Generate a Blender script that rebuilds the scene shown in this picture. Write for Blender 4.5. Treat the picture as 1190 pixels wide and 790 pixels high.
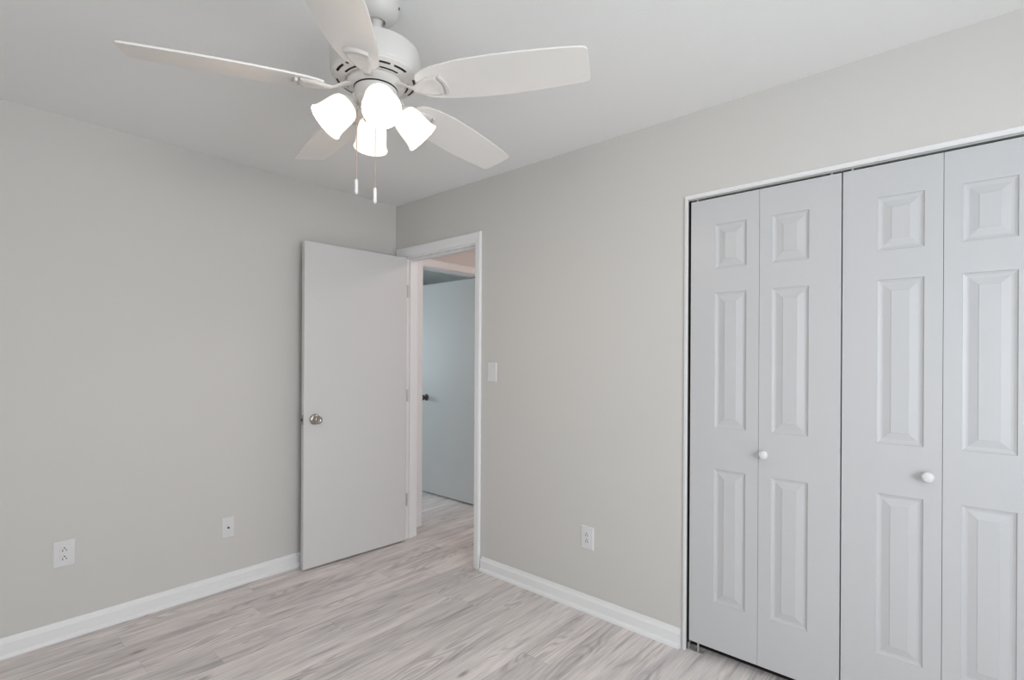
import bpy, bmesh, math
from mathutils import Vector, Matrix

for o in list(bpy.data.objects):
    bpy.data.objects.remove(o, do_unlink=True)
S = bpy.context.scene
COL = S.collection
R = math.radians
PI = math.pi

# ------------------------------------------------------------------ camera
FPX, Y0, YAW, CAMH, ROLL = 592.807, 416.028, 0.719076, 1.32274, 0.00543
cam_data = bpy.data.cameras.new('camera')
cam = bpy.data.objects.new('camera', cam_data)
COL.objects.link(cam)
S.camera = cam
cam_data.sensor_fit = 'HORIZONTAL'
cam_data.sensor_width = 36.0
cam_data.lens = 36.0 * FPX / 1190.0
cam_data.shift_y = (Y0 - 395.0) / 1190.0
cam_data.clip_start = 0.02
F = Vector((math.cos(YAW), math.sin(YAW), 0))
RT = Vector((math.sin(YAW), -math.cos(YAW), 0))
UP = Vector((0, 0, 1))
cx = RT * math.cos(ROLL) + UP * math.sin(ROLL)
cy = -RT * math.sin(ROLL) + UP * math.cos(ROLL)
M = Matrix.Identity(4)
for i in range(3):
    M[i][0], M[i][1], M[i][2] = cx[i], cy[i], -F[i]
M[0][3], M[1][3], M[2][3] = 0, 0, CAMH
cam.matrix_world = M

# ------------------------------------------------------------------ world, light, exposure
W = bpy.data.worlds.new('world')
S.world = W
W.use_nodes = True
W.node_tree.nodes['Background'].inputs[0].default_value = (0.80, 0.90, 1.0, 1)
W.node_tree.nodes['Background'].inputs[1].default_value = 1.0

def area(name, loc, rot, sx, sy, power, col):
    l = bpy.data.lights.new(name, 'AREA')
    l.shape = 'RECTANGLE'; l.size = sx; l.size_y = sy; l.energy = power; l.color = col
    o = bpy.data.objects.new(name, l); COL.objects.link(o)
    o.location = loc; o.rotation_euler = rot
    return o

# daylight outside the three windows (local -Z points into the rooms)
XB, YA, H = 2.277, 3.145, 2.44          # right wall, left wall, ceiling
XN, YN = -1.05, -1.35                   # the two walls behind the camera
W1 = (-1.10, -0.10, 0.62, 1.98)         # window in the x = XN wall: y0,y1,z0,z1
W2 = (-0.35, 1.25, 0.62, 1.98)          # window in the y = YN wall: x0,x1,z0,z1
W3 = (1.45, 2.65, 0.85, 2.00)           # window of the far room, y = 6.30 wall
area('window_daylight_side', (XN - .30, (W1[0] + W1[1]) / 2, 1.30), (0, R(-90), 0), 1.36, 1.0, 21, (0.90, 0.96, 1.0))
area('window_daylight_rear', ((W2[0] + W2[1]) / 2, YN - .30, 1.30), (R(90), 0, 0), 1.6, 1.36, 61, (0.90, 0.96, 1.0))
area('far_room_daylight', ((W3[0] + W3[1]) / 2, 6.60, 1.42), (R(-90), 0, 0), 1.2, 1.15, 44, (0.78, 0.94, 1.0))
LAMP = 0.72                             # strength of the lit glass shades
S.view_settings.view_transform = 'Standard'
S.view_settings.look = 'None'
S.view_settings.gamma = 1.0
S.view_settings.use_curve_mapping = False
S.view_settings.exposure = 0.14

# ------------------------------------------------------------------ materials
def srgb(r, g, b):
    f = lambda c: (c / 255 / 12.92) if c / 255 <= 0.04045 else ((c / 255 + 0.055) / 1.055) ** 2.4
    return (f(r), f(g), f(b), 1)

def mat(name, col, rough=0.5, metal=0.0, bump=None, spec=0.5):
    m = bpy.data.materials.new(name); m.use_nodes = True
    nt = m.node_tree; b = nt.nodes['Principled BSDF']
    b.inputs['Base Color'].default_value = col if len(col) == 4 else (*col, 1)
    b.inputs['Roughness'].default_value = rough
    b.inputs['Metallic'].default_value = metal
    b.inputs['Specular IOR Level'].default_value = spec
    if bump:
        scale, strength, dist = bump
        tc = nt.nodes.new('ShaderNodeTexCoord')
        n = nt.nodes.new('ShaderNodeTexNoise'); n.inputs['Scale'].default_value = scale
        n.inputs['Detail'].default_value = 3
        bp = nt.nodes.new('ShaderNodeBump'); bp.inputs['Strength'].default_value = strength
        bp.inputs['Distance'].default_value = dist
        nt.links.new(tc.outputs['Object'], n.inputs['Vector'])
        nt.links.new(n.outputs['Fac'], bp.inputs['Height'])
        nt.links.new(bp.outputs['Normal'], b.inputs['Normal'])
    return m

M_WALL = mat('wall_paint', (0.635, 0.618, 0.595), 0.75, bump=(220, 0.10, 0.002))
M_HALL = mat('hall_paint', (0.70, 0.66, 0.64), 0.8, bump=(220, 0.10, 0.002))
M_FARW = mat('far_room_paint', (0.72, 0.75, 0.75), 0.8, bump=(220, 0.10, 0.002))
M_CEIL = mat('ceiling_paint', (0.88, 0.875, 0.865), 0.9, bump=(160, 0.35, 0.003))
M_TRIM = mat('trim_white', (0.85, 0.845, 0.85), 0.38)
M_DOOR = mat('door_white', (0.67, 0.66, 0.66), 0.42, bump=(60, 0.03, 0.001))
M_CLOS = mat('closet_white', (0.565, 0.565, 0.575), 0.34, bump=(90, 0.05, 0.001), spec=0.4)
M_PLATE = mat('plate_plastic', (0.74, 0.73, 0.74), 0.35)
M_FAN = mat('fan_white', (0.66, 0.635, 0.61), 0.40)
M_BLADE = mat('blade_white', (0.79, 0.76, 0.73), 0.42)
M_DARK = mat('dark_gap', (0.012, 0.011, 0.010), 0.7)
M_NICK = mat('satin_nickel', (0.42, 0.385, 0.355), 0.28, 1.0)
M_BRONZ = mat('dark_bronze', (0.13, 0.12, 0.11), 0.30, 1.0)
M_HINGE = mat('hinge_metal', (0.55, 0.53, 0.52), 0.4, 0.8)
M_ALU = mat('track_metal', (0.60, 0.60, 0.58), 0.45, 0.6)
M_SHADOW = mat('painted_closet_shade', (0.030, 0.024, 0.020), 0.8)  # shade inside the closet put into the colour
M_CORE = mat('motor_core_metal', (0.13, 0.11, 0.095), 0.6)
M_PVC = mat('window_vinyl', (0.82, 0.82, 0.82), 0.4)
M_CHAIN = mat('bead_chain', (0.62, 0.52, 0.46), 0.35, 0.7)

def make_glass():
    m = bpy.data.materials.new('window_glass'); m.use_nodes = True
    nt = m.node_tree; nt.nodes.clear()
    out = nt.nodes.new('ShaderNodeOutputMaterial'); mix = nt.nodes.new('ShaderNodeMixShader')
    t = nt.nodes.new('ShaderNodeBsdfTransparent'); g = nt.nodes.new('ShaderNodeBsdfGlossy')
    g.inputs['Roughness'].default_value = 0.02; mix.inputs[0].default_value = 0.06
    nt.links.new(t.outputs[0], mix.inputs[1]); nt.links.new(g.outputs[0], mix.inputs[2])
    nt.links.new(mix.outputs[0], out.inputs[0])
    return m
M_GLASS = make_glass()

def make_emit(name, col, strength, base=(0.9, 0.88, 0.85)):
    m = mat(name, base, 0.3)
    b = m.node_tree.nodes['Principled BSDF']
    b.inputs['Emission Color'].default_value = (*col, 1)
    b.inputs['Emission Strength'].default_value = strength
    return m
M_SHADE = make_emit('frosted_lit_glass', (1.0, 0.90, 0.80), LAMP, (0.72, 0.70, 0.68))
M_BULB = make_emit('lit_bulb', (1.0, 0.82, 0.64), 115.0)

def make_floor():
    m = bpy.data.materials.new('grey_oak_planks'); m.use_nodes = True
    nt = m.node_tree; L = nt.links; N = nt.nodes
    b = N['Principled BSDF']
    def math_(op, a, c=None):
        n = N.new('ShaderNodeMath'); n.operation = op
        for i, v in enumerate((a, c)):
            if v is None: continue
            if isinstance(v, (int, float)): n.inputs[i].default_value = v
            else: L.new(v, n.inputs[i])
        return n.outputs[0]
    def comb(x, y, z):
        n = N.new('ShaderNodeCombineXYZ')
        for i, v in enumerate((x, y, z)):
            if isinstance(v, (int, float)): n.inputs[i].default_value = v
            else: L.new(v, n.inputs[i])
        return n.outputs[0]
    def noise(vec, scale, detail=4, dist=0.0, rough=.55):
        n = N.new('ShaderNodeTexNoise'); n.inputs['Scale'].default_value = scale
        n.inputs['Detail'].default_value = detail; n.inputs['Distortion'].default_value = dist
        n.inputs['Roughness'].default_value = rough
        L.new(vec, n.inputs['Vector']); return n.outputs['Fac']
    def ramp(fac, stops):
        n = N.new('ShaderNodeValToRGB')
        while len(n.color_ramp.elements) < len(stops): n.color_ramp.elements.new(0.5)
        for e, (p, c) in zip(n.color_ramp.elements, stops):
            e.position = p; e.color = c if len(c) == 4 else (*c, 1)
        L.new(fac, n.inputs[0]); return n.outputs[0]
    def mixc(kind, fac, a, c):
        n = N.new('ShaderNodeMix'); n.data_type = 'RGBA'; n.blend_type = kind
        if isinstance(fac, (int, float)): n.inputs[0].default_value = fac
        else: L.new(fac, n.inputs[0])
        L.new(a, n.inputs[6]); L.new(c, n.inputs[7]); return n.outputs[2]
    tc = N.new('ShaderNodeTexCoord'); sp = N.new('ShaderNodeSeparateXYZ')
    L.new(tc.outputs['Object'], sp.inputs[0])
    x, y = sp.outputs[0], sp.outputs[1]
    PW, PL = 0.152, 1.22
    yy = math_('DIVIDE', math_('ADD', y, 0.05), PW); row = math_('FLOOR', yy); fy = math_('FRACT', yy)
    wn = N.new('ShaderNodeTexWhiteNoise'); wn.noise_dimensions = '1D'; L.new(row, wn.inputs['W'])
    xx = math_('DIVIDE', math_('ADD', x, math_('MULTIPLY', wn.outputs['Value'], 3.7)), PL)
    colm = math_('FLOOR', xx); fx = math_('FRACT', xx)
    wn2 = N.new('ShaderNodeTexWhiteNoise'); wn2.noise_dimensions = '2D'
    L.new(comb(row, colm, 0), wn2.inputs['Vector']); pid = wn2.outputs['Value']
    # plank-local coordinates, grain stretched along x
    pxo = math_('ADD', x, math_('MULTIPLY', pid, 37.0)); pyo = math_('ADD', y, math_('MULTIPLY', pid, 11.0))
    broad = noise(comb(math_('MULTIPLY', pxo, 1.5), math_('MULTIPLY', pyo, 9.0), 0), 1.3, 4, 0.7)
    fine = noise(comb(math_('MULTIPLY', pxo, 5.0), math_('MULTIPLY', pyo, 110.0), 0), 1.0, 5, 0.3, .65)
    streak = noise(comb(math_('MULTIPLY', pxo, 2.0), math_('MULTIPLY', pyo, 28.0), 3.0), 1.0, 4, 1.1)
    # cathedral figure: contour lines of a smooth stretched field
    fld = noise(comb(math_('MULTIPLY', pxo, 1.1), math_('MULTIPLY', pyo, 7.0), 7.0), 1.0, 1, 0.2)
    rings = math_('SINE', math_('MULTIPLY', fld, 150.0))
    rings = math_('MULTIPLY', math_('ADD', rings, 1.0), 0.5)
    base = ramp(pid, [(0.0, (0.71, 0.665, 0.65)), (0.35, (0.75, 0.70, 0.685)), (0.7, (0.83, 0.78, 0.765)), (1.0, (0.71, 0.675, 0.665))])
    c = mixc('MULTIPLY', 1.0, base, ramp(broad, [(0.30, (0.78, 0.77, 0.78)), (0.50, (1.0, 0.99, 0.985)), (0.72, (1.13, 1.11, 1.10))]))
    c = mixc('MULTIPLY', 1.0, c, ramp(streak, [(0.30, (0.70, 0.69, 0.70)), (0.46, (1, 1, 1)), (0.7, (1.07, 1.07, 1.06))]))
    c = mixc('MULTIPLY', 0.8, c, ramp(fine, [(0.30, (0.80, 0.80, 0.80)), (0.55, (1, 1, 1)), (0.75, (1.10, 1.10, 1.10))]))
    rmask = ramp(noise(comb(math_('MULTIPLY', pxo, 1.0), math_('MULTIPLY', pyo, 5.0), 21.0), 1.2, 2), [(0.50, (0, 0, 0)), (0.62, (1, 1, 1))])
    rmul = ramp(rings, [(0.0, (0.79, 0.785, 0.785)), (0.6, (1.03, 1.03, 1.03)), (1.0, (1.06, 1.06, 1.06))])
    one = N.new('ShaderNodeRGB'); one.outputs[0].default_value = (1, 1, 1, 1)
    c = mixc('MULTIPLY', 1.0, c, mixc('MIX', rmask, one.outputs[0], rmul))
    # knots
    vo = N.new('ShaderNodeTexVoronoi'); vo.inputs['Scale'].default_value = 1.0
    L.new(comb(math_('MULTIPLY', x, 1.8), math_('MULTIPLY', y, 4.0), 0), vo.inputs['Vector'])
    kn = math_('ADD', vo.outputs['Distance'], math_('MULTIPLY', math_('SUBTRACT', fine, 0.5), 0.10))
    c = mixc('MULTIPLY', 1.0, c, ramp(kn, [(0.02, (0.55, 0.53, 0.52)), (0.075, (1, 1, 1))]))
    # seams
    ey = math_('MINIMUM', fy, math_('SUBTRACT', 1.0, fy)); ex = math_('MULTIPLY', math_('MINIMUM', fx, math_('SUBTRACT', 1.0, fx)), PL / PW)
    seam = math_('MINIMUM', ex, ey)
    c = mixc('MULTIPLY', 1.0, c, ramp(seam, [(0.004, (0.86, 0.86, 0.86)), (0.013, (1, 1, 1))]))
    L.new(c, b.inputs['Base Color'])
    b.inputs['Roughness'].default_value = 0.42
    b.inputs['Specular IOR Level'].default_value = 0.4
    bp = N.new('ShaderNodeBump'); bp.inputs['Strength'].default_value = 0.15; bp.inputs['Distance'].default_value = 0.002
    L.new(fine, bp.inputs['Height']); L.new(bp.outputs['Normal'], b.inputs['Normal'])
    return m
M_FLOOR = make_floor()

# ------------------------------------------------------------------ mesh helpers
def box(bm, x0, x1, y0, y1, z0, z1, bev=0.0):
    vs = [bm.verts.new((x, y, z)) for x in (x0, x1) for y in (y0, y1) for z in (z0, z1)]
    fs = [(0, 1, 3, 2), (4, 6, 7, 5), (0, 4, 5, 1), (2, 3, 7, 6), (0, 2, 6, 4), (1, 5, 7, 3)]
    nf = [bm.faces.new([vs[i] for i in f]) for f in fs]
    if bev:
        es = list({e for f in nf for e in f.edges})
        bmesh.ops.bevel(bm, geom=es, offset=bev, segments=2, affect='EDGES')

def lathe(bm, prof, seg=48, skip=None, mtx=None):
    mtx = mtx or Matrix.Identity(4)
    rings = []
    for r, z in prof:
        if r < 1e-6:
            rings.append([bm.verts.new(mtx @ Vector((0, 0, z)))] * seg)
        else:
            rings.append([bm.verts.new(mtx @ Vector((r * math.cos(2 * PI * k / seg), r * math.sin(2 * PI * k / seg), z))) for k in range(seg)])
    for i in range(len(prof) - 1):
        for k in range(seg):
            if skip and skip(i, k): continue
            q = [rings[i][k], rings[i][(k + 1) % seg], rings[i + 1][(k + 1) % seg], rings[i + 1][k]]
            u = []
            for v in q:
                if v not in u: u.append(v)
            if len(u) > 2:
                try: bm.faces.new(u)
                except ValueError: pass

def tube(bm, pts, rad, seg=12, caps=True):
    pts = [Vector(p) for p in pts]
    rad = rad if isinstance(rad, (list, tuple)) else [rad] * len(pts)
    prev = None; rings = []
    for i, p in enumerate(pts):
        t = (pts[min(i + 1, len(pts) - 1)] - pts[max(i - 1, 0)]).normalized()
        a = prev if prev else (Vector((0, 0, 1)) if abs(t.z) < .9 else Vector((1, 0, 0)))
        a = (a - t * a.dot(t)).normalized(); prev = a; b = t.cross(a)
        rings.append([bm.verts.new(p + (a * math.cos(2 * PI * k / seg) + b * math.sin(2 * PI * k / seg)) * rad[i]) for k in range(seg)])
    for i in range(len(rings) - 1):
        for k in range(seg):
            bm.faces.new((rings[i][k], rings[i][(k + 1) % seg], rings[i + 1][(k + 1) % seg], rings[i + 1][k]))
    if caps:
        bm.faces.new(rings[0][::-1]); bm.faces.new(rings[-1])

def slab(bm, outline, z0, z1, fz=None):
    """closed outline (u,v) extruded from z0 to z1"""
    f = fz or (lambda u, v: 0.0)
    a = [bm.verts.new((u, v, z0 + f(u, v))) for u, v in outline]
    b = [bm.verts.new((u, v, z1 + f(u, v))) for u, v in outline]
    n = len(a)
    bm.faces.new(a[::-1]); bm.faces.new(b)
    for i in range(n):
        bm.faces.new((a[i], a[(i + 1) % n], b[(i + 1) % n], b[i]))

def profile_run(bm, prof, p0, p1, nrm):
    """extrude a (depth, height) profile from p0 to p1; nrm = direction of depth"""
    p0, p1, nrm = Vector(p0), Vector(p1), Vector(nrm)
    A = [bm.verts.new(p0 + nrm * d + Vector((0, 0, z))) for d, z in prof]
    B = [bm.verts.new(p1 + nrm * d + Vector((0, 0, z))) for d, z in prof]
    n = len(prof)
    for i in range(n):
        bm.faces.new((A[i], A[(i + 1) % n], B[(i + 1) % n], B[i]))
    bm.faces.new(A[::-1]); bm.faces.new(B)

def obj(name, bm, m, parent=None, loc=None, rot=None, smooth=False, angle=35):
    bmesh.ops.recalc_face_normals(bm, faces=bm.faces[:])
    me = bpy.data.meshes.new(name); bm.to_mesh(me); bm.free()
    o = bpy.data.objects.new(name, me); COL.objects.link(o)
    for mm in (m if isinstance(m, (list, tuple)) else [m]): me.materials.append(mm)
    if smooth:
        for p in me.polygons: p.use_smooth = True
        me.set_sharp_from_angle(angle=R(angle))
    if parent is not None: o.parent = parent
    if loc is not None: o.location = loc
    if rot is not None: o.rotation_euler = rot
    return o

def B(): return bmesh.new()

def tag(o, label=None, cat=None, group=None, kind=None):
    if label: o['label'] = label
    if cat: o['category'] = cat
    if group: o['group'] = group
    if kind: o['kind'] = kind
    return o

def empty(name, loc, rz=0.0):
    o = bpy.data.objects.new(name, None); COL.objects.link(o)
    o.location = loc; o.rotation_euler = (0, 0, rz); o.empty_display_size = 0.1
    return o

def copy_tree(o, parent=None):
    c = o.copy(); COL.objects.link(c); c.parent = parent
    for ch in [k for k in bpy.data.objects if k.parent is o]:
        copy_tree(ch, c)
    return c

def struct(name, boxes, m, label, cat):
    bm = B()
    for b in boxes: box(bm, *b)
    # origin at the base centre of the piece
    xs = [v.co.x for v in bm.verts]; ys = [v.co.y for v in bm.verts]; zs = [v.co.z for v in bm.verts]
    c = Vector(((min(xs) + max(xs)) / 2, (min(ys) + max(ys)) / 2, min(zs)))
    bmesh.ops.translate(bm, verts=bm.verts[:], vec=-c)
    return tag(obj(name, bm, m, loc=c), label, cat, kind='structure')

# ------------------------------------------------------------------ structure
T = 0.115
DO = (2.297, 3.030)                       # bedroom door opening (y)
DZ = 2.040
CL = (-0.272, 0.930)                      # closet opening (y)
CZ = 2.062
HY = 3.190                                # hall side wall (y)
HD = (2.566, 3.240)                       # far doorway (x)
FY = 6.30

bm = B(); box(bm, XN - .15, 6.0, YN - .15, FY + .15, -0.08, 0.0)
tag(obj('floor', bm, M_FLOOR), 'light grey oak plank floor running through the doorway', 'floor', kind='structure')
struct('ceiling', [(XN - .15, 6.0, YN - .15, FY + .15, H, H + .1)], M_CEIL, 'flat off-white textured ceiling above the fan', 'ceiling')
struct('wall_left', [(XN, XB + T, YA, YA + T, 0, H)], M_WALL, 'long pale greige wall left of the open door', 'wall')
struct('wall_right', [
    (XB, XB + T, DO[1] + .015, YA, 0, H),
    (XB, XB + T, DO[0] - .015, DO[1] + .015, DZ + .015, H),
    (XB, XB + T, CL[1], DO[0] - .015, 0, H),
    (XB, XB + T, CL[0], CL[1], CZ, H),
    (XB, XB + T, YN, CL[0], 0, H)], M_WALL, 'pale greige wall holding the doorway and the closet', 'wall')
struct('wall_back', [
    (XN - .12, XN, YN, W1[0], 0, H), (XN - .12, XN, W1[1], YA, 0, H),
    (XN - .12, XN, W1[0], W1[1], 0, W1[2]), (XN - .12, XN, W1[0], W1[1], W1[3], H)], M_WALL,
    'greige window wall facing the closet', 'wall')
struct('wall_front', [
    (XN, W2[0], YN - .12, YN, 0, H), (W2[1], XB + T, YN - .12, YN, 0, H),
    (W2[0], W2[1], YN - .12, YN, 0, W2[2]), (W2[0], W2[1], YN - .12, YN, W2[3], H)], M_WALL,
    'greige window wall facing the long left wall', 'wall')
# closet interior: near-black colour paints the shade seen through the door gaps
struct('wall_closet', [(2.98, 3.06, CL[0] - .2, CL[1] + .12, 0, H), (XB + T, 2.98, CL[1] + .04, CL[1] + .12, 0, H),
                       (XB + T, 2.98, CL[0] - .2, CL[0] - .12, 0, H)], M_SHADOW, 'closet walls coloured near-black as painted shade behind the folding doors', 'wall')
tag(struct('floor_closet', [(XB + .062, 2.98, CL[0] - .12, CL[1] + .04, 0, .006)], M_SHADOW, 'closet floor coloured near-black as painted shade behind the folding doors', 'closet floor'))
# hall
struct('wall_hall', [(XB + T, HD[0] - .015, HY, HY + T, 0, H), (HD[0] - .015, HD[1] + .015, HY, HY + T, DZ + .02, H),
                     (HD[1] + .015, 4.6, HY, HY + T, 0, H), (4.6, 4.7, 1.30, HY + T, 0, H), (XB + T, 4.6, 1.20, 1.30, 0, H)],
       M_HALL, 'hallway wall beyond the open bedroom door', 'wall')
# far room
struct('wall_far', [(0.55, W3[0], FY, FY + .12, 0, H), (W3[1], 5.5, FY, FY + .12, 0, H),
                    (W3[0], W3[1], FY, FY + .12, 0, W3[2]), (W3[0], W3[1], FY, FY + .12, W3[3], H),
                    (0.45, 0.55, YA + T, FY + .12, 0, H), (5.4, 5.5, HY + T, FY, 0, H), (4.6, 5.4, HY, HY + T, 0, H)],
       M_FARW, 'cool grey walls of the far room across the hall', 'wall')

# baseboards
BB = [(0, 0), (.025, 0), (.025, .006), (.0235, .013), (.019, .019), (.014, .0215), (.014, .058), (.0155, .0595), (.0155, .063), (.013, .067),
      (.0085, .072), (.0065, .079), (.0065, .084), (.005, .086), (0, .086)]
def baseboard(name, p0, p1, nrm, label):
    bm = B(); profile_run(bm, BB, p0, p1, nrm)
    c = (Vector(p0) + Vector(p1)) / 2
    bmesh.ops.translate(bm, verts=bm.verts[:], vec=-c)
    tag(obj(name, bm, M_TRIM, loc=c, smooth=True, angle=40), label, 'baseboard', kind='structure')
baseboard('baseboard_left', (XN, YA, 0), (XB - .025, YA, 0), (0, -1, 0), 'white baseboard along the left wall')
baseboard('baseboard_right', (XB, CL[1] + .024, 0), (XB, DO[0] - .062, 0), (-1, 0, 0), 'white baseboard between doorway and closet')
baseboard('baseboard_corner', (XB, YN, 0), (XB, CL[0] - .02, 0), (-1, 0, 0), 'white baseboard on the far side of the closet')
baseboard('baseboard_back', (XN, YN, 0), (XN, YA - .025, 0), (1, 0, 0), 'white baseboard under the side window')
baseboard('baseboard_front', (XN + .025, YN, 0), (XB - .025, YN, 0), (0, 1, 0), 'white baseboard under the rear window')

# ------------------------------------------------------------------ door frames (jamb, stops, casing)
def leg_profile(w, t):   # flat casing with eased edges and an outer bead (across, depth)
    return [(0, 0), (0, t * .55), (.004, t * .8), (.010, t * .85), (w - .014, t), (w - .006, t), (w - .001, t * .8), (w, t * .5), (w, 0)]

def casing_frame(bm, a0, a1, ztop, w, t, plane, axis, sgn, wl=None, wr=None, z0=0.0):
    """door casing around the opening a0..a1 on a wall; axis 'y' (wall x=plane) or 'x' (wall y=plane); sgn = side the face looks to"""
    wl = wl or w; wr = wr or w
    def P(a, z, d):
        return (plane + sgn * d, a, z) if axis == 'y' else (a, plane + sgn * d, z)
    def strip(prof, f0, f1):
        A = [bm.verts.new(f0(s, d)) for s, d in prof]; C = [bm.verts.new(f1(s, d)) for s, d in prof]
        n = len(prof)
        for i in range(n): bm.faces.new((A[i], A[(i + 1) % n], C[(i + 1) % n], C[i]))
        bm.faces.new(A[::-1]); bm.faces.new(C)
    # mitred legs and head
    strip(leg_profile(wl, t), lambda s, d: P(a0 - s, z0, d), lambda s, d: P(a0 - s, ztop + s * w / wl, d))
    strip(leg_profile(wr, t), lambda s, d: P(a1 + s, z0, d), lambda s, d: P(a1 + s, ztop + s * w / wr, d))
    strip(leg_profile(w, t), lambda s, d: P(a0 - s * wl / w, ztop + s, d), lambda s, d: P(a1 + s * wr / w, ztop + s, d))

tr = tag(empty('trim_1', (XB, (DO[0] + DO[1]) / 2, 0)), 'white casing and jamb around the open bedroom doorway', 'door frame', kind='structure')
off = Vector((-XB, -(DO[0] + DO[1]) / 2, 0))
def local(bm, o): bmesh.ops.translate(bm, verts=bm.verts[:], vec=o)
bm = B(); casing_frame(bm, DO[0] + .006 - .004, DO[1] + .004, 2.050, .066, .016, XB, 'y', -1, wl=.050, wr=.088)
local(bm, off); obj('casing', bm, M_TRIM, tr, smooth=True, angle=30)
bm = B(); casing_frame(bm, DO[0] - .004, DO[1] + .004, 2.050, .060, .006, XB + T, 'y', 1, wl=.05, wr=.05)
local(bm, off); obj('casing', bm, M_TRIM, tr, smooth=True, angle=30)
bm = B()
box(bm, XB, XB + T, DO[0] - .015, DO[0], 0, DZ); box(bm, XB, XB + T, DO[1], DO[1] + .015, 0, DZ)
box(bm, XB, XB + T, DO[0] - .015, DO[1] + .015, DZ, DZ + .015)
local(bm, off); obj('jamb', bm, M_TRIM, tr)
bm = B()
box(bm, XB + .040, XB + .075, DO[0], DO[0] + .011, 0, DZ, .001); box(bm, XB + .040, XB + .075, DO[1] - .011, DO[1], 0, DZ, .001)
box(bm, XB + .040, XB + .075, DO[0] + .011, DO[1] - .011, DZ - .011, DZ, .001)
local(bm, off); obj('door_stop', bm, M_TRIM, tr)
bm = B(); box(bm, XB - .0035, XB + .030, DO[0], DO[0] + .0025, .885, .945, .0008)
box(bm, XB - .010, XB - .0005, DO[0] - .001, DO[0] + .004, .898, .932, .001)
local(bm, off); tag(obj('strike_plate', bm, M_NICK, tr), 'dark nickel strike plate')

tr2 = tag(empty('trim_2', ((HD[0] + HD[1]) / 2, HY, 0)), 'white casing around the doorway across the hall', 'door frame', kind='structure')
off2 = Vector((-(HD[0] + HD[1]) / 2, -HY, 0))
bm = B(); casing_frame(bm, HD[0] - .003, HD[1] + .003, 2.050, .060, .016, HY, 'x', -1)
local(bm, off2); obj('casing', bm, M_TRIM, tr2, smooth=True, angle=30)
bm = B()
box(bm, HD[0] - .015, HD[0], HY, HY + T, 0, DZ + .005); box(bm, HD[1], HD[1] + .015, HY, HY + T, 0, DZ + .005)
box(bm, HD[0] - .015, HD[1] + .015, HY, HY + T, DZ + .005, DZ + .02)
local(bm, off2); obj('jamb', bm, M_TRIM, tr2)

# closet bead trim
tr3 = tag(empty('trim_3', (XB, (CL[0] + CL[1]) / 2, 0)), 'thin white bead trim framing the closet opening', 'closet trim', kind='structure')
off3 = Vector((-XB, -(CL[0] + CL[1]) / 2, 0))
bm = B(); casing_frame(bm, CL[0], CL[1], 2.047, .018, .010, XB, 'y', -1, wl=.014, wr=.014)
local(bm, off3); obj('bead', bm, M_TRIM, tr3, smooth=True, angle=30)
bm = B(); box(bm, XB + .006, XB + T, CL[1] - .0015, CL[1], 0, CZ - .001); box(bm, XB + .006, XB + T, CL[0], CL[0] + .0015, 0, CZ - .001)  # thin near-black strips paint the shade in the jamb gaps
local(bm, off3); tag(obj('jamb_shade_strip', bm, M_SHADOW, tr3), 'dark strips painting the shade in the closet jamb gaps')

# ------------------------------------------------------------------ round door knob set
def knob_mesh(bm, sgn=1, y0=0.0, k=1.0):
    prof = [(0, 0), (.033, 0), (.0335, .003), (.031, .006), (.022, .010), (.014, .013), (.0115, .018), (.0115, .026), (.014, .030),
            (.022, .034), (.0265, .041), (.027, .048), (.025, .055), (.021, .060), (.018, .0605), (.016, .058), (.007, .0575), (.006, .059), (0, .059)]
    mtx = Matrix.Translation((0, y0, 0)) @ Matrix.Rotation(R(-90) * sgn, 4, 'X')
    lathe(bm, [(r * k, z * k) for r, z in prof], 32, mtx=mtx)

def hinge_part(parent, x, y, z, m):
    bm = B()
    for i in range(5):
        lathe(bm, [(0, i * .0178), (.0055, i * .0178), (.0055, i * .0178 + .0172), (0, i * .0178 + .0172)], 14,
              mtx=Matrix.Translation((x, y, z - .0445)))
    lathe(bm, [(0, .0885), (.004, .0885), (.0045, .091), (.003, .0935), (0, .094)], 12, mtx=Matrix.Translation((x, y, z - .0445)))
    box(bm, x + .0005, x + .0030, y - .032, y, z - .0445, z + .0445, .0004)
    return obj('hinge', bm, m, parent, smooth=True)

# bedroom door: local +x along the leaf from the hinge, visible face at local y = 0
HX, HYY = 2.262, 2.986
DW = .747
d1 = tag(empty('door_1', (HX, HYY, 0), R(180) - math.atan2(3.024 - HYY, HX - 1.508)),
         'smooth white flush door standing open against the left wall', 'door', kind='structure')
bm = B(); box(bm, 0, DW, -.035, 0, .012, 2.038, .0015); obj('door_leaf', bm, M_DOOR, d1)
bm = B(); knob_mesh(bm, 1, 0.0); obj('door_knob', bm, M_NICK, d1, loc=(DW - .068, 0, .935), smooth=True, angle=50)
bm = B(); knob_mesh(bm, -1, 0.0); obj('door_knob', bm, M_NICK, d1, loc=(DW - .068, -.035, .935), smooth=True, angle=50)
bm = B(); box(bm, DW - .001, DW + .0015, -.030, -.005, .905, .965, .0005); lp = obj('latch_plate', bm, M_NICK, d1)
bm = B(); box(bm, DW + .0015, DW + .010, -.024, -.011, .925, .945, .002); obj('latch_bolt', bm, M_BRONZ, lp)
for z in (.300, 1.050, 1.800):
    bm = B()
    for i in range(5):
        lathe(bm, [(0, i * .0178), (.0055, i * .0178), (.0055, i * .0178 + .0172), (0, i * .0178 + .0172)], 14, mtx=Matrix.Translation((-.006, -.002, z - .0445)))
    box(bm, -.0022, -.0004, -.032, -.002, z - .0445, z + .0445)
    obj('hinge', bm, M_HINGE, d1, smooth=True)

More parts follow.
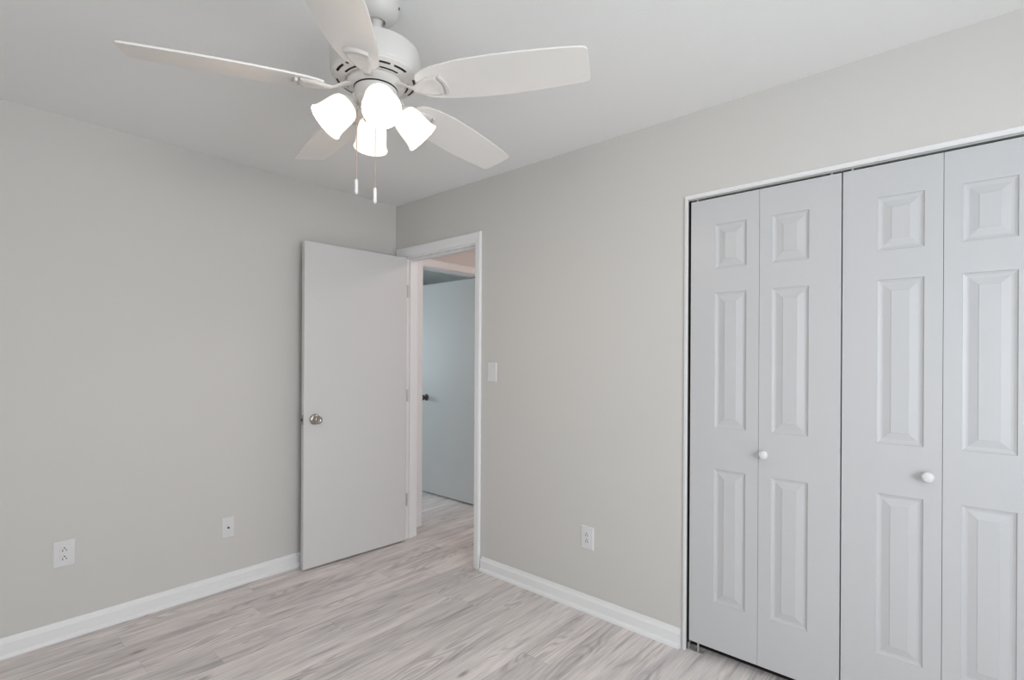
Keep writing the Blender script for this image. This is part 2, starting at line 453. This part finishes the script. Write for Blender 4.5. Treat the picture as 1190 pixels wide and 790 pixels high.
# far door: hinged at the right jamb, swung into the far room, visible face looks towards -x
d2 = tag(empty('door_2', (3.203, HY + T - .06, 0), R(90)), 'smooth white door open in the room across the hall', 'door', kind='structure')
bm = B(); box(bm, 0, .735, -.035, 0, .014, 2.035, .0015); obj('door_leaf', bm, M_DOOR, d2)
bm = B(); knob_mesh(bm, 1, 0.0); obj('door_knob', bm, M_BRONZ, d2, loc=(.735 - .066, 0, .935), smooth=True, angle=50)
bm = B(); knob_mesh(bm, -1, 0.0); obj('door_knob', bm, M_BRONZ, d2, loc=(.735 - .066, -.035, .935), smooth=True, angle=50)

# ------------------------------------------------------------------ closet bifold doors
def panel_bm(y0, y1, z0, z1, wide_hi):
    """six-panel style bifold leaf: x=0 is the face towards the room (-x), body goes to +x.  y0<y1"""
    bm = B()
    g = .0007
    y0 += g; y1 -= g
    if wide_hi: ya, yb = y0 + .050, y1 - .108
    else: ya, yb = y0 + .108, y1 - .048
    ys = [y0, ya, yb, y1]
    zs = [z0, .250, .838, 1.020, 1.615, 1.721, 1.916, z1]
    V = {}
    def v(x, y, z):
        k = (round(x, 5), round(y, 5), round(z, 5))
        if k not in V: V[k] = bm.verts.new((x, y, z))
        return V[k]
    for i in range(3):
        for j in range(7):
            a, b, c, d = ys[i], ys[i + 1], zs[j], zs[j + 1]
            if i == 1 and j in (1, 3, 5):
                rings = [(0, 0), (.0015, .0038), (.010, .0068), (.015, .0072), (.0175, .0070), (.040, .0022), (.0412, .0008)]
                prev = None
                for ins, dep in rings:
                    cur = [v(dep, a + ins, c + ins), v(dep, b - ins, c + ins), v(dep, b - ins, d - ins), v(dep, a + ins, d - ins)]
                    if prev:
                        for k in range(4): bm.faces.new((prev[k], prev[(k + 1) % 4], cur[(k + 1) % 4], cur[k]))
                    prev = cur
                bm.faces.new(prev)
            else:
                bm.faces.new((v(0, a, c), v(0, b, c), v(0, b, d), v(0, a, d)))
    # body: sides and back
    t = .030
    for j in range(7):
        bm.faces.new((v(0, y0, zs[j]), v(0, y0, zs[j + 1]), v(t, y0, zs[j + 1]), v(t, y0, zs[j])))
        bm.faces.new((v(0, y1, zs[j]), v(0, y1, zs[j + 1]), v(t, y1, zs[j + 1]), v(t, y1, zs[j])))
        bm.faces.new((v(t, y0, zs[j]), v(t, y0, zs[j + 1]), v(t, y1, zs[j + 1]), v(t, y1, zs[j])))
    bm.faces.new([v(0, y, z0) for y in ys] + [v(t, y1, z0), v(t, y0, z0)])
    bm.faces.new([v(0, y, z1) for y in ys] + [v(t, y1, z1), v(t, y0, z1)])
    return bm

def closet_knob(parent, y, z):
    bm = B()
    prof = [(0, 0), (.011, 0), (.0105, .004), (.009, .009), (.010, .013), (.015, .017), (.0185, .022), (.0190, .027), (.0165, .032), (.010, .0355), (0, .0365)]
    lathe(bm, prof, 28, mtx=Matrix.Rotation(R(-90), 4, 'Y'))
    return tag(obj('knob', bm, M_PLATE, parent, loc=(0, y, z), smooth=True, angle=60), 'round white knob')

FX = XB + .006
for nm, yb_, edges, kn, lab in (
        ('door_3', .628, ((.628, .919, True), (.3365, .628, False)), (.603, .930), 'white panelled folding closet door nearest the doorway'),
        ('door_4', .040, ((.040, .3335, True), (-.252, .040, False)), (.078, .921), 'white panelled folding closet door cut by the right edge')):
    d = tag(empty(nm, (FX, yb_, 0)), lab, 'closet door', kind='structure')
    leaves = []
    for y0, y1, wide in edges:
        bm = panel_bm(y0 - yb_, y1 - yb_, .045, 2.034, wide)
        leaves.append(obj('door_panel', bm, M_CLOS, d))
    closet_knob(leaves[1] if nm == 'door_3' else leaves[0], kn[0] - yb_, kn[1])
    for y in ((.895, .372) if nm == 'door_3' else (.305, -.225)):
        bm = B(); tube(bm, [(.015, y - yb_, 2.034), (.015, y - yb_, 2.046)], .004, 10)
        box(bm, .008, .022, y - yb_ - .006, y - yb_ + .006, 2.034, 2.037)
        tag(obj('pivot_pin', bm, M_PLATE, d), 'small white pivot pin')

# sliding track in the closet head
tk = empty('closet_track', (FX + .015, .33, CZ))
tag(tk, 'slim grey metal track in the head of the closet opening', 'door track')
ya, yb = CL[0] + .002 - .33, CL[1] - .002 - .33
bm = B(); box(bm, -.017, -.0155, ya, yb, -.0205, 0); box(bm, .0155, .017, ya, yb, -.016, 0); box(bm, -.0155, .0155, ya, yb, -.0015, 0)
obj('channel', bm, M_ALU, tk)
bm = B(); box(bm, -.0154, .0154, ya, yb, -.0060, -.0016)  # black strip paints the shade up inside the channel
tag(obj('channel_shade_strip', bm, M_DARK, tk), 'black strip painting the shade inside the track')
bm = B(); box(bm, .0175, .088, ya, yb, -.010, -.0005)  # shade above the doors painted as a near-black strip
tag(obj('head_shade_strip', bm, M_SHADOW, tk), 'dark strip painting the shade behind the track')
# floor bracket
fb = empty('pivot_bracket', (FX + .015, CL[1] - .03, 0))
tag(fb, 'small metal pivot bracket on the floor at the closet corner', 'bracket')
bm = B(); box(bm, -.014, .014, -.045, .025, .0, .002, .0005); box(bm, -.014, .014, .023, .025, .002, .030)
obj('plate', bm, M_ALU, fb)
bm = B(); tube(bm, [(0, -.018, .002), (0, -.018, .0415)], .004, 10); obj('pin', bm, M_ALU, fb)

# ------------------------------------------------------------------ wall plates (local: x across, z up, face towards -y)
def plate_bm(w, h, t=.006):
    bm = B()
    a, e = (w / 2, h / 2), .005
    pr = [((w / 2), (h / 2), 0), ((w / 2), (h / 2), -.0025), (w / 2 - .004, h / 2 - .004, -t)]
    rings = [[bm.verts.new((sx * x, y, sz * z)) for sx, sz in ((-1, -1), (1, -1), (1, 1), (-1, 1))] for x, z, y in pr]
    for i in range(2):
        for k in range(4): bm.faces.new((rings[i][k], rings[i][(k + 1) % 4], rings[i + 1][(k + 1) % 4], rings[i + 1][k]))
    bm.faces.new(rings[2]); bm.faces.new(rings[0][::-1])
    return bm
def screw(parent, z, y=-.006):
    bm = B(); lathe(bm, [(0, 0), (.0032, 0), (.0028, .001), (0, .0013)], 14, mtx=Matrix.Translation((0, y, z)) @ Matrix.Rotation(R(90), 4, 'X'))
    obj('screw', bm, M_PLATE, parent, smooth=True)
def socket_part(parent, z, style):
    bm = B()
    if style == 'round':
        n = 28; out = []
        for k in range(n):
            a = 2 * PI * k / n
            out.append((.0172 * math.cos(a), max(-.0135, min(.0135, .0172 * math.sin(a)))))
    else:
        out = [(-.0165, -.0165), (.0165, -.0165), (.0165, .0165), (-.0165, .0165)]
    A = [bm.verts.new((u, -.0055, z + w)) for u, w in out]; C = [bm.verts.new((u * .95, -.0085, z + w * .95)) for u, w in out]
    n = len(out)
    for k in range(n): bm.faces.new((A[k], A[(k + 1) % n], C[(k + 1) % n], C[k]))
    bm.faces.new(C)
    s = obj('socket', bm, M_PLATE, parent)
    bm = B()
    box(bm, -.0080, -.0050, -.0088, -.0080, z - .008, z + .001); box(bm, .0050, .0080, -.0088, -.0080, z - .007, z + .001)
    lathe(bm, [(0, 0), (.0030, 0), (.0030, .0008), (0, .0008)], 14, mtx=Matrix.Translation((0, -.0080, z + .0075)) @ Matrix.Rotation(R(90), 4, 'X'))
    tag(obj('slots', bm, M_DARK, s), 'dark contact slots')

def outlet(loc, rz, w, h, style, label):
    e = tag(empty('wall_outlet', loc, rz), label, 'outlet')
    obj('cover_plate', plate_bm(w, h), M_PLATE, e)
    if style == 'decora':
        bm = B(); box(bm, -.0175, .0175, -.0075, -.005, -.034, .034, .001); obj('insert', bm, M_PLATE, e)
        socket_part(e, .0165, 'sq'); socket_part(e, -.0165, 'sq')
    else:
        socket_part(e, .0195, 'round'); socket_part(e, -.0195, 'round'); screw(e, 0)
    return e
outlet((.419, YA, .398), 0, .082, .122, 'round', 'white duplex outlet on the left wall with dark slots')
outlet((XB, 1.460, .384), R(-90), .076, .120, 'decora', 'white outlet low on the wall between doorway and closet')
cp = tag(empty('cable_wall_plate', (1.130, YA, .345)), 'white coax cable plate on the left wall near the open door', 'wall plate')
obj('cover_plate', plate_bm(.070, .118), M_PLATE, cp)
bm = B(); lathe(bm, [(0, 0), (.0055, 0), (.0055, .002), (.0045, .002), (.0045, .010), (.003, .010), (.003, .004), (0, .004)], 18, mtx=Matrix.Translation((0, -.006, 0)) @ Matrix.Rotation(R(90), 4, 'X'))
tag(obj('cable_jack', bm, M_BRONZ, cp, smooth=True), 'dark threaded jack')
screw(cp, .040); screw(cp, -.040)
sw = tag(empty('light_switch', (XB, 2.152, 1.236), R(-90)), 'white toggle light switch beside the doorway casing', 'light switch')
obj('cover_plate', plate_bm(.074, .118), M_PLATE, sw)
bm = B(); box(bm, -.006, .006, -.0068, -.005, -.013, .013, .0006); fr = obj('toggle_frame', bm, M_PLATE, sw)
bm = B(); box(bm, -.004, .004, -.017, -.006, .000, .009, .0012); obj('toggle', bm, M_PLATE, sw)
screw(sw, .030); screw(sw, -.030)

# ------------------------------------------------------------------ windows behind the camera and in the far room
def window(name, loc, rz, w, z0, z1, label):
    """local x across, y = 0 room face of the wall, +y outwards"""
    e = tag(empty(name, (loc[0], loc[1], 0), rz), label, 'window', kind='structure')
    bm = B()
    for a in (-w / 2, w / 2 - .04): box(bm, a, a + .04, .03, .11, z0, z1)
    box(bm, -w / 2 + .04, w / 2 - .04, .03, .11, z1 - .04, z1); box(bm, -w / 2 + .04, w / 2 - .04, .03, .11, z0, z0 + .04)
    zm = (z0 + z1) / 2
    box(bm, -w / 2 + .04, w / 2 - .04, .045, .085, zm - .022, zm + .022)
    obj('window_frame', bm, M_PVC, e)
    bm = B(); box(bm, -w / 2 + .04, w / 2 - .04, .062, .066, z0 + .04, zm - .022); obj('pane', bm, M_GLASS, e)
    bm = B(); box(bm, -w / 2 + .04, w / 2 - .04, .062, .066, zm + .022, z1 - .04); obj('pane', bm, M_GLASS, e)
    bm = B(); box(bm, -w / 2 - .06, w / 2 + .06, -.045, .03, z0 - .022, z0, .003); obj('window_sill', bm, M_TRIM, e)
window('window_1', (XN, (W1[0] + W1[1]) / 2), R(90), W1[1] - W1[0], W1[2], W1[3], 'white sash window opposite the closet')
window('window_2', ((W2[0] + W2[1]) / 2, YN), R(180), W2[1] - W2[0], W2[2], W2[3], 'white sash window opposite the long wall')
window('window_3', ((W3[0] + W3[1]) / 2, FY), 0, W3[1] - W3[0], W3[2], W3[3], 'white sash window of the far room')

# ------------------------------------------------------------------ ceiling fan
FCX, FCY = 0.925, 1.386
fan = tag(empty('ceiling_fan', (FCX, FCY, H)), 'white five-blade ceiling fan with four lit glass shades', 'ceiling fan')
# canopy
bm = B()
lathe(bm, [(0, 0), (.070, 0), (.0715, -.004), (.071, -.018), (.067, -.034), (.056, -.049), (.040, -.060), (.029, -.0625), (.027, -.058), (.026, -.048), (0, -.048)], 48)
cano = obj('canopy', bm, M_FAN, fan, smooth=True, angle=50)
for s in (0, 1):
    bm = B()
    aa = math.atan2(RT.y, RT.x) + s * PI
    lathe(bm, [(0, 0), (.0045, 0), (.004, .003), (0, .0035)], 14,
          mtx=Matrix.Translation((.0705 * math.cos(aa), .0705 * math.sin(aa), -.018)) @ Matrix.Rotation(aa, 4, 'Z') @ Matrix.Rotation(R(90), 4, 'Y'))
    tag(obj('canopy_screw', bm, M_BRONZ, cano, smooth=True), 'dark canopy screw')
bm = B(); lathe(bm, [(0, -.048), (.0225, -.050), (.0225, -.056), (.020, -.060), (.0165, -.061)], 36)
obj('hanger_ball', bm, M_FAN, fan, smooth=True, angle=60)
bm = B(); lathe(bm, [(.0165, -.056), (.0165, -.110), (.0215, -.112), (.0225, -.132), (.030, -.140), (.034, -.150)], 36)
obj('downrod', bm, M_FAN, fan, smooth=True, angle=40)
# motor housing with vents
def arc_in(k, seg, centers, half):
    a = 360.0 * k / seg
    return any(min((a - c) % 360, (c - a) % 360) < half for c in centers)
PH = math.degrees(2.612)
blade_deg = [PH + 72 * i for i in range(5)]
seg = 180
mprof = [(.028, -.143), (.060, -.146), (.118, -.150), (.1285, -.154), (.1300, -.158), (.1345, -.160), (.1370, -.166), (.1375, -.226), (.1345, -.233),
         (.1350, -.2365), (.1335, -.2410), (.1290, -.2445), (.1225, -.2470), (.1150, -.2490), (.1080, -.2505), (.1010, -.2520), (.0950, -.2530), (.0900, -.2535), (.0760, -.2540)]
outer_c = [b + o for b in blade_deg for o in (-22, 22)]
def skip(i, k):
    if i == 12: return arc_in(k, seg, outer_c, 10.5)
    if i == 15: return arc_in(k, seg, [b + 36 for b in blade_deg], 17)
    return False
bm = B(); lathe(bm, mprof, seg, skip=skip)
mh = obj('motor_housing', bm, M_FAN, fan, smooth=True, angle=25)
bm = B(); lathe(bm, [(.085, -.244), (.127, -.238), (.127, -.210), (.085, -.210)], 60)
tag(obj('motor_core', bm, M_CORE, mh, smooth=True), 'brownish motor seen through the vents')
# flywheel hub that carries the irons
bm = B(); lathe(bm, [(.050, -.250), (.086, -.2540), (.088, -.257), (.088, -.2640), (.084, -.2670), (.071, -.2715), (.0675, -.2735)], 72)
obj('flywheel', bm, M_FAN, fan, smooth=True, angle=30)
bm = B(); lathe(bm, [(.060, -.270), (.0672, -.2735), (.0672, -.2770), (.060, -.2770)], 72)  # near-black ring between flywheel and switch housing
tag(obj('dark_ring', bm, M_DARK, fan, smooth=True), 'thin dark ring')
bm = B(); lathe(bm, [(.040, -.276), (.0640, -.276), (.0662, -.278), (.0662, -.312), (.064, -.318), (.052, -.326), (.046, -.340), (.034, -.348), (.012, -.352), (0, -.353)], 72)
sh = obj('switch_housing', bm, M_FAN, fan, smooth=True, angle=35)
bm = B(); lathe(bm, [(0, -.351), (.006, -.352), (.007, -.358), (.004, -.363), (0, -.364)], 20); obj('finial', bm, M_FAN, sh, smooth=True)

# blades (local u radial = x, v = y, pitched about the radial axis)
PIT = -0.219
ZB = -.287
low = [(.150, -.030), (.160, -.046), (.180, -.056), (.22, -.064), (.30, -.070), (.40, -.067), (.50, -.059), (.60, -.048), (.662, -.039), (.669, -.034)]
high = [(.672, -.028), (.6655, .078), (.660, .0865), (.652, .088), (.60, .0895), (.50, .091), (.42, .089), (.34, .083), (.26, .073), (.20, .061), (.168, .050), (.152, .036)]
def blade_bm():
    bm = B(); slab(bm, low + high, 0, .0055)
    bmesh.ops.bevel(bm, geom=[e for e in bm.edges if abs(e.verts[0].co.z - e.verts[1].co.z) < 1e-6], offset=.0012, segments=2, affect='EDGES')
    return bm
def iron_bm():
    bm = B()
    # domed paddle under the blade (narrow towards the hub), thickness downwards
    n = 14; top = []; 
    half = lambda u: .011 + .027 * math.sin(min(1, max(0, (u - .128) / .075)) * PI / 2) ** 1.3
    us = [.128 + (.218 - .128) * i / n for i in range(n + 1)]
    out = [(u, .006 - half(u)) for u in us]
    c = .006; hw = half(.218)
    for i in range(1, 8):
        t = i / 8; out.append((.218 + .010 * math.sin(PI * t), c - hw + 2 * hw * t))
    out += [(u, .006 + half(u)) for u in us[::-1]]
    cen = (.188, .006)
    lv = [(1.0, -.0002), (1.0, -.003), (.90, -.0065), (.72, -.0080), (.60, -.0070), (.45, -.0060)]
    rings = [[bm.verts.new((cen[0] + (u - cen[0]) * s, cen[1] + (v - cen[1]) * s, z)) for u, v in out] for s, z in lv]
    m = len(out)
    for a, b in zip(rings, rings[1:]):
        for k in range(m): bm.faces.new((a[k], a[(k + 1) % m], b[(k + 1) % m], b[k]))
    bm.faces.new(rings[-1]); bm.faces.new(rings[0][::-1])
    # curved bar beyond the slot
    bar = []
    for i in range(13):
        t = -1 + 2 * i / 12; bar.append((.243 - .010 * t * t, .006 + .036 * t))
    bar2 = [(u - .008, v * 0.97) for u, v in bar[::-1]]
    slab(bm, bar + bar2, -.0095, -.0002)
    return bm
def arm_bm():
    """flat S-curved arm from the flywheel out to the paddle, in un-pitched fan coordinates"""
    bm = B()
    path = [(.070, -.2680, .017, .006), (.088, -.2690, .015, .006), (.102, -.2740, .012, .0065), (.115, -.2815, .010, .007), (.128, -.2880, .010, .007), (.142, -.2920, .014, .006), (.156, -.2935, .018, .005)]
    rings = []
    for i, (u, z, hw, th) in enumerate(path):
        vo = .004 * (u - .07) / .08
        tw = PIT * max(0, min(1, (u - .10) / .045))
        ring = []
        for k in range(12):
            a = 2 * PI * k / 12
            yy = hw * math.cos(a); zz = th * .5 * math.sin(a) * 1.2
            ring.append(bm.verts.new((u, vo + yy * math.cos(tw) - zz * math.sin(tw), z + yy * math.sin(tw) + zz * math.cos(tw))))
        rings.append(ring)
    for a, b in zip(rings, rings[1:]):
        for k in range(12): bm.faces.new((a[k], a[(k + 1) % 12], b[(k + 1) % 12], b[k]))
    bm.faces.new(rings[0][::-1]); bm.faces.new(rings[-1])
    return bm
blade0 = None
for i, deg in enumerate(blade_deg):
    if blade0 is None:
        b = obj('blade', blade_bm(), M_BLADE, fan, smooth=True, angle=30)
        ir = obj('blade_iron', iron_bm(), M_FAN, b, smooth=True, angle=35)
        am = obj('blade_arm', arm_bm(), M_FAN, b, smooth=True, angle=50)
        am.rotation_euler = (-PIT, 0, 0)
        am.location = Matrix.Rotation(-PIT, 3, 'X') @ Vector((0, 0, -ZB))
        blade0 = (b, ir, am)
    else:
        b = blade0[0].copy(); COL.objects.link(b); b.parent = fan
        for ch in blade0[1:]:
            c = ch.copy(); COL.objects.link(c); c.parent = b
    b.location = (0, 0, ZB)
    b.rotation_euler = (Matrix.Rotation(R(deg), 3, 'Z') @ Matrix.Rotation(PIT, 3, 'X')).to_euler()

# light kit
front = math.atan2(-F.y, -F.x)
TILT = R(45)
shade0 = None
for i in range(4):
    az = front + R(21.5) + i * PI / 2
    ex = Vector((math.cos(az), math.sin(az), 0))
    ax = (ex * math.sin(TILT) - UP * math.cos(TILT))          # axis towards the rim
    neck = ex * .075 + UP * (-.328)
    rotm = Vector((0, 0, -1)).rotation_difference(ax).to_matrix().to_euler()
    bm = B()
    tube(bm, [ex * .045 + UP * -.303, ex * .062 + UP * -.303, neck - ax * .012, neck + ax * .004], [.012, .012, .014, .016], 16)
    lathe(bm, [(0, .010), (.018, .008), (.026, .000), (.031, -.012), (.032, -.022), (.029, -.022), (.027, -.012), (0, -.004)], 36,
          mtx=Matrix.Translation(neck) @ rotm.to_matrix().to_4x4())
    la = obj('lamp_holder', bm, M_FAN, fan, smooth=True, angle=40)
    if shade0 is None:
        bm = B()
        lathe(bm, [(.0275, -.010), (.0345, -.0125), (.0405, -.0185), (.0445, -.028), (.0470, -.042), (.0485, -.060), (.0500, -.078), (.0515, -.090), (.0540, -.098),
                   (.0570, -.1035), (.0560, -.1060), (.0525, -.1020), (.0495, -.094), (.0475, -.080), (.0458, -.060), (.0442, -.043), (.0415, -.030), (.0375, -.0215), (.0275, -.0145)], 56)
        s = obj('lamp_shade', bm, M_SHADE, fan, smooth=True, angle=70)
        tag(s, 'lit frosted white glass bell shade')
        bm = B(); lathe(bm, [(0, -.008), (.013, -.010), (.014, -.030), (.020, -.042), (.0270, -.056), (.0290, -.068), (.0265, -.080), (.0190, -.090), (.0090, -.0955), (0, -.097)], 36)
        bu = tag(obj('bulb', bm, M_BULB, s, smooth=True, angle=70), 'glowing bulb')
        shade0 = (s, bu)
    else:
        s = shade0[0].copy(); COL.objects.link(s); s.parent = fan
        c = shade0[1].copy(); COL.objects.link(c); c.parent = s
    s.location = neck; s.rotation_euler = rotm

# pull chains
for (fo, ro, zb) in ((-.050, .012, 1.792), (.000, -.0600, 1.836)):
    p = F * fo + RT * ro
    bm = B()
    ztop = -.320; zpull = zb - H + .046
    if ro < -.01: ztop = -.300
    tube(bm, [(p.x, p.y, ztop), (p.x, p.y, zpull)], .0013, 6)
    n = int((ztop - zpull) / .0045)
    for k in range(n):
        bmesh.ops.create_icosphere(bm, subdivisions=1, radius=.0019, matrix=Matrix.Translation((p.x, p.y, ztop - k * .0045)))
    pc = obj('pull_chain', bm, M_CHAIN, fan)
    bm = B(); lathe(bm, [(0, .003), (.0025, .002), (.0048, -.001), (.0052, -.004), (.0055, -.034), (.0058, -.040), (.0050, -.0425), (0, -.0425)], 18, mtx=Matrix.Translation((p.x, p.y, zpull)))
    lathe(bm, [(0, -.042), (.0025, -.042), (.002, -.046), (0, -.046)], 12, mtx=Matrix.Translation((p.x, p.y, zpull)))
    tag(obj('pull_knob', bm, M_PLATE, pc, smooth=True), 'white pendant pull')

# lamp added on the hall ceiling to brighten the hall, unseen past the doorway
hl = tag(empty('added_hall_lamp', (3.30, 2.10, H)), 'added unseen lamp that brightens the hallway', 'added light')
bm = B(); lathe(bm, [(0, 0), (.150, 0), (.152, -.012), (.145, -.022), (0, -.022)], 40); obj('added_lamp_base', bm, M_FAN, hl, smooth=True)
bm = B(); lathe(bm, [(.140, -.022), (.138, -.045), (.115, -.070), (.070, -.088), (0, -.094)], 40)
obj('added_lamp_dome', bm, make_emit('added_lamp_glow', (1.0, 0.84, 0.78), 34.0), hl, smooth=True)
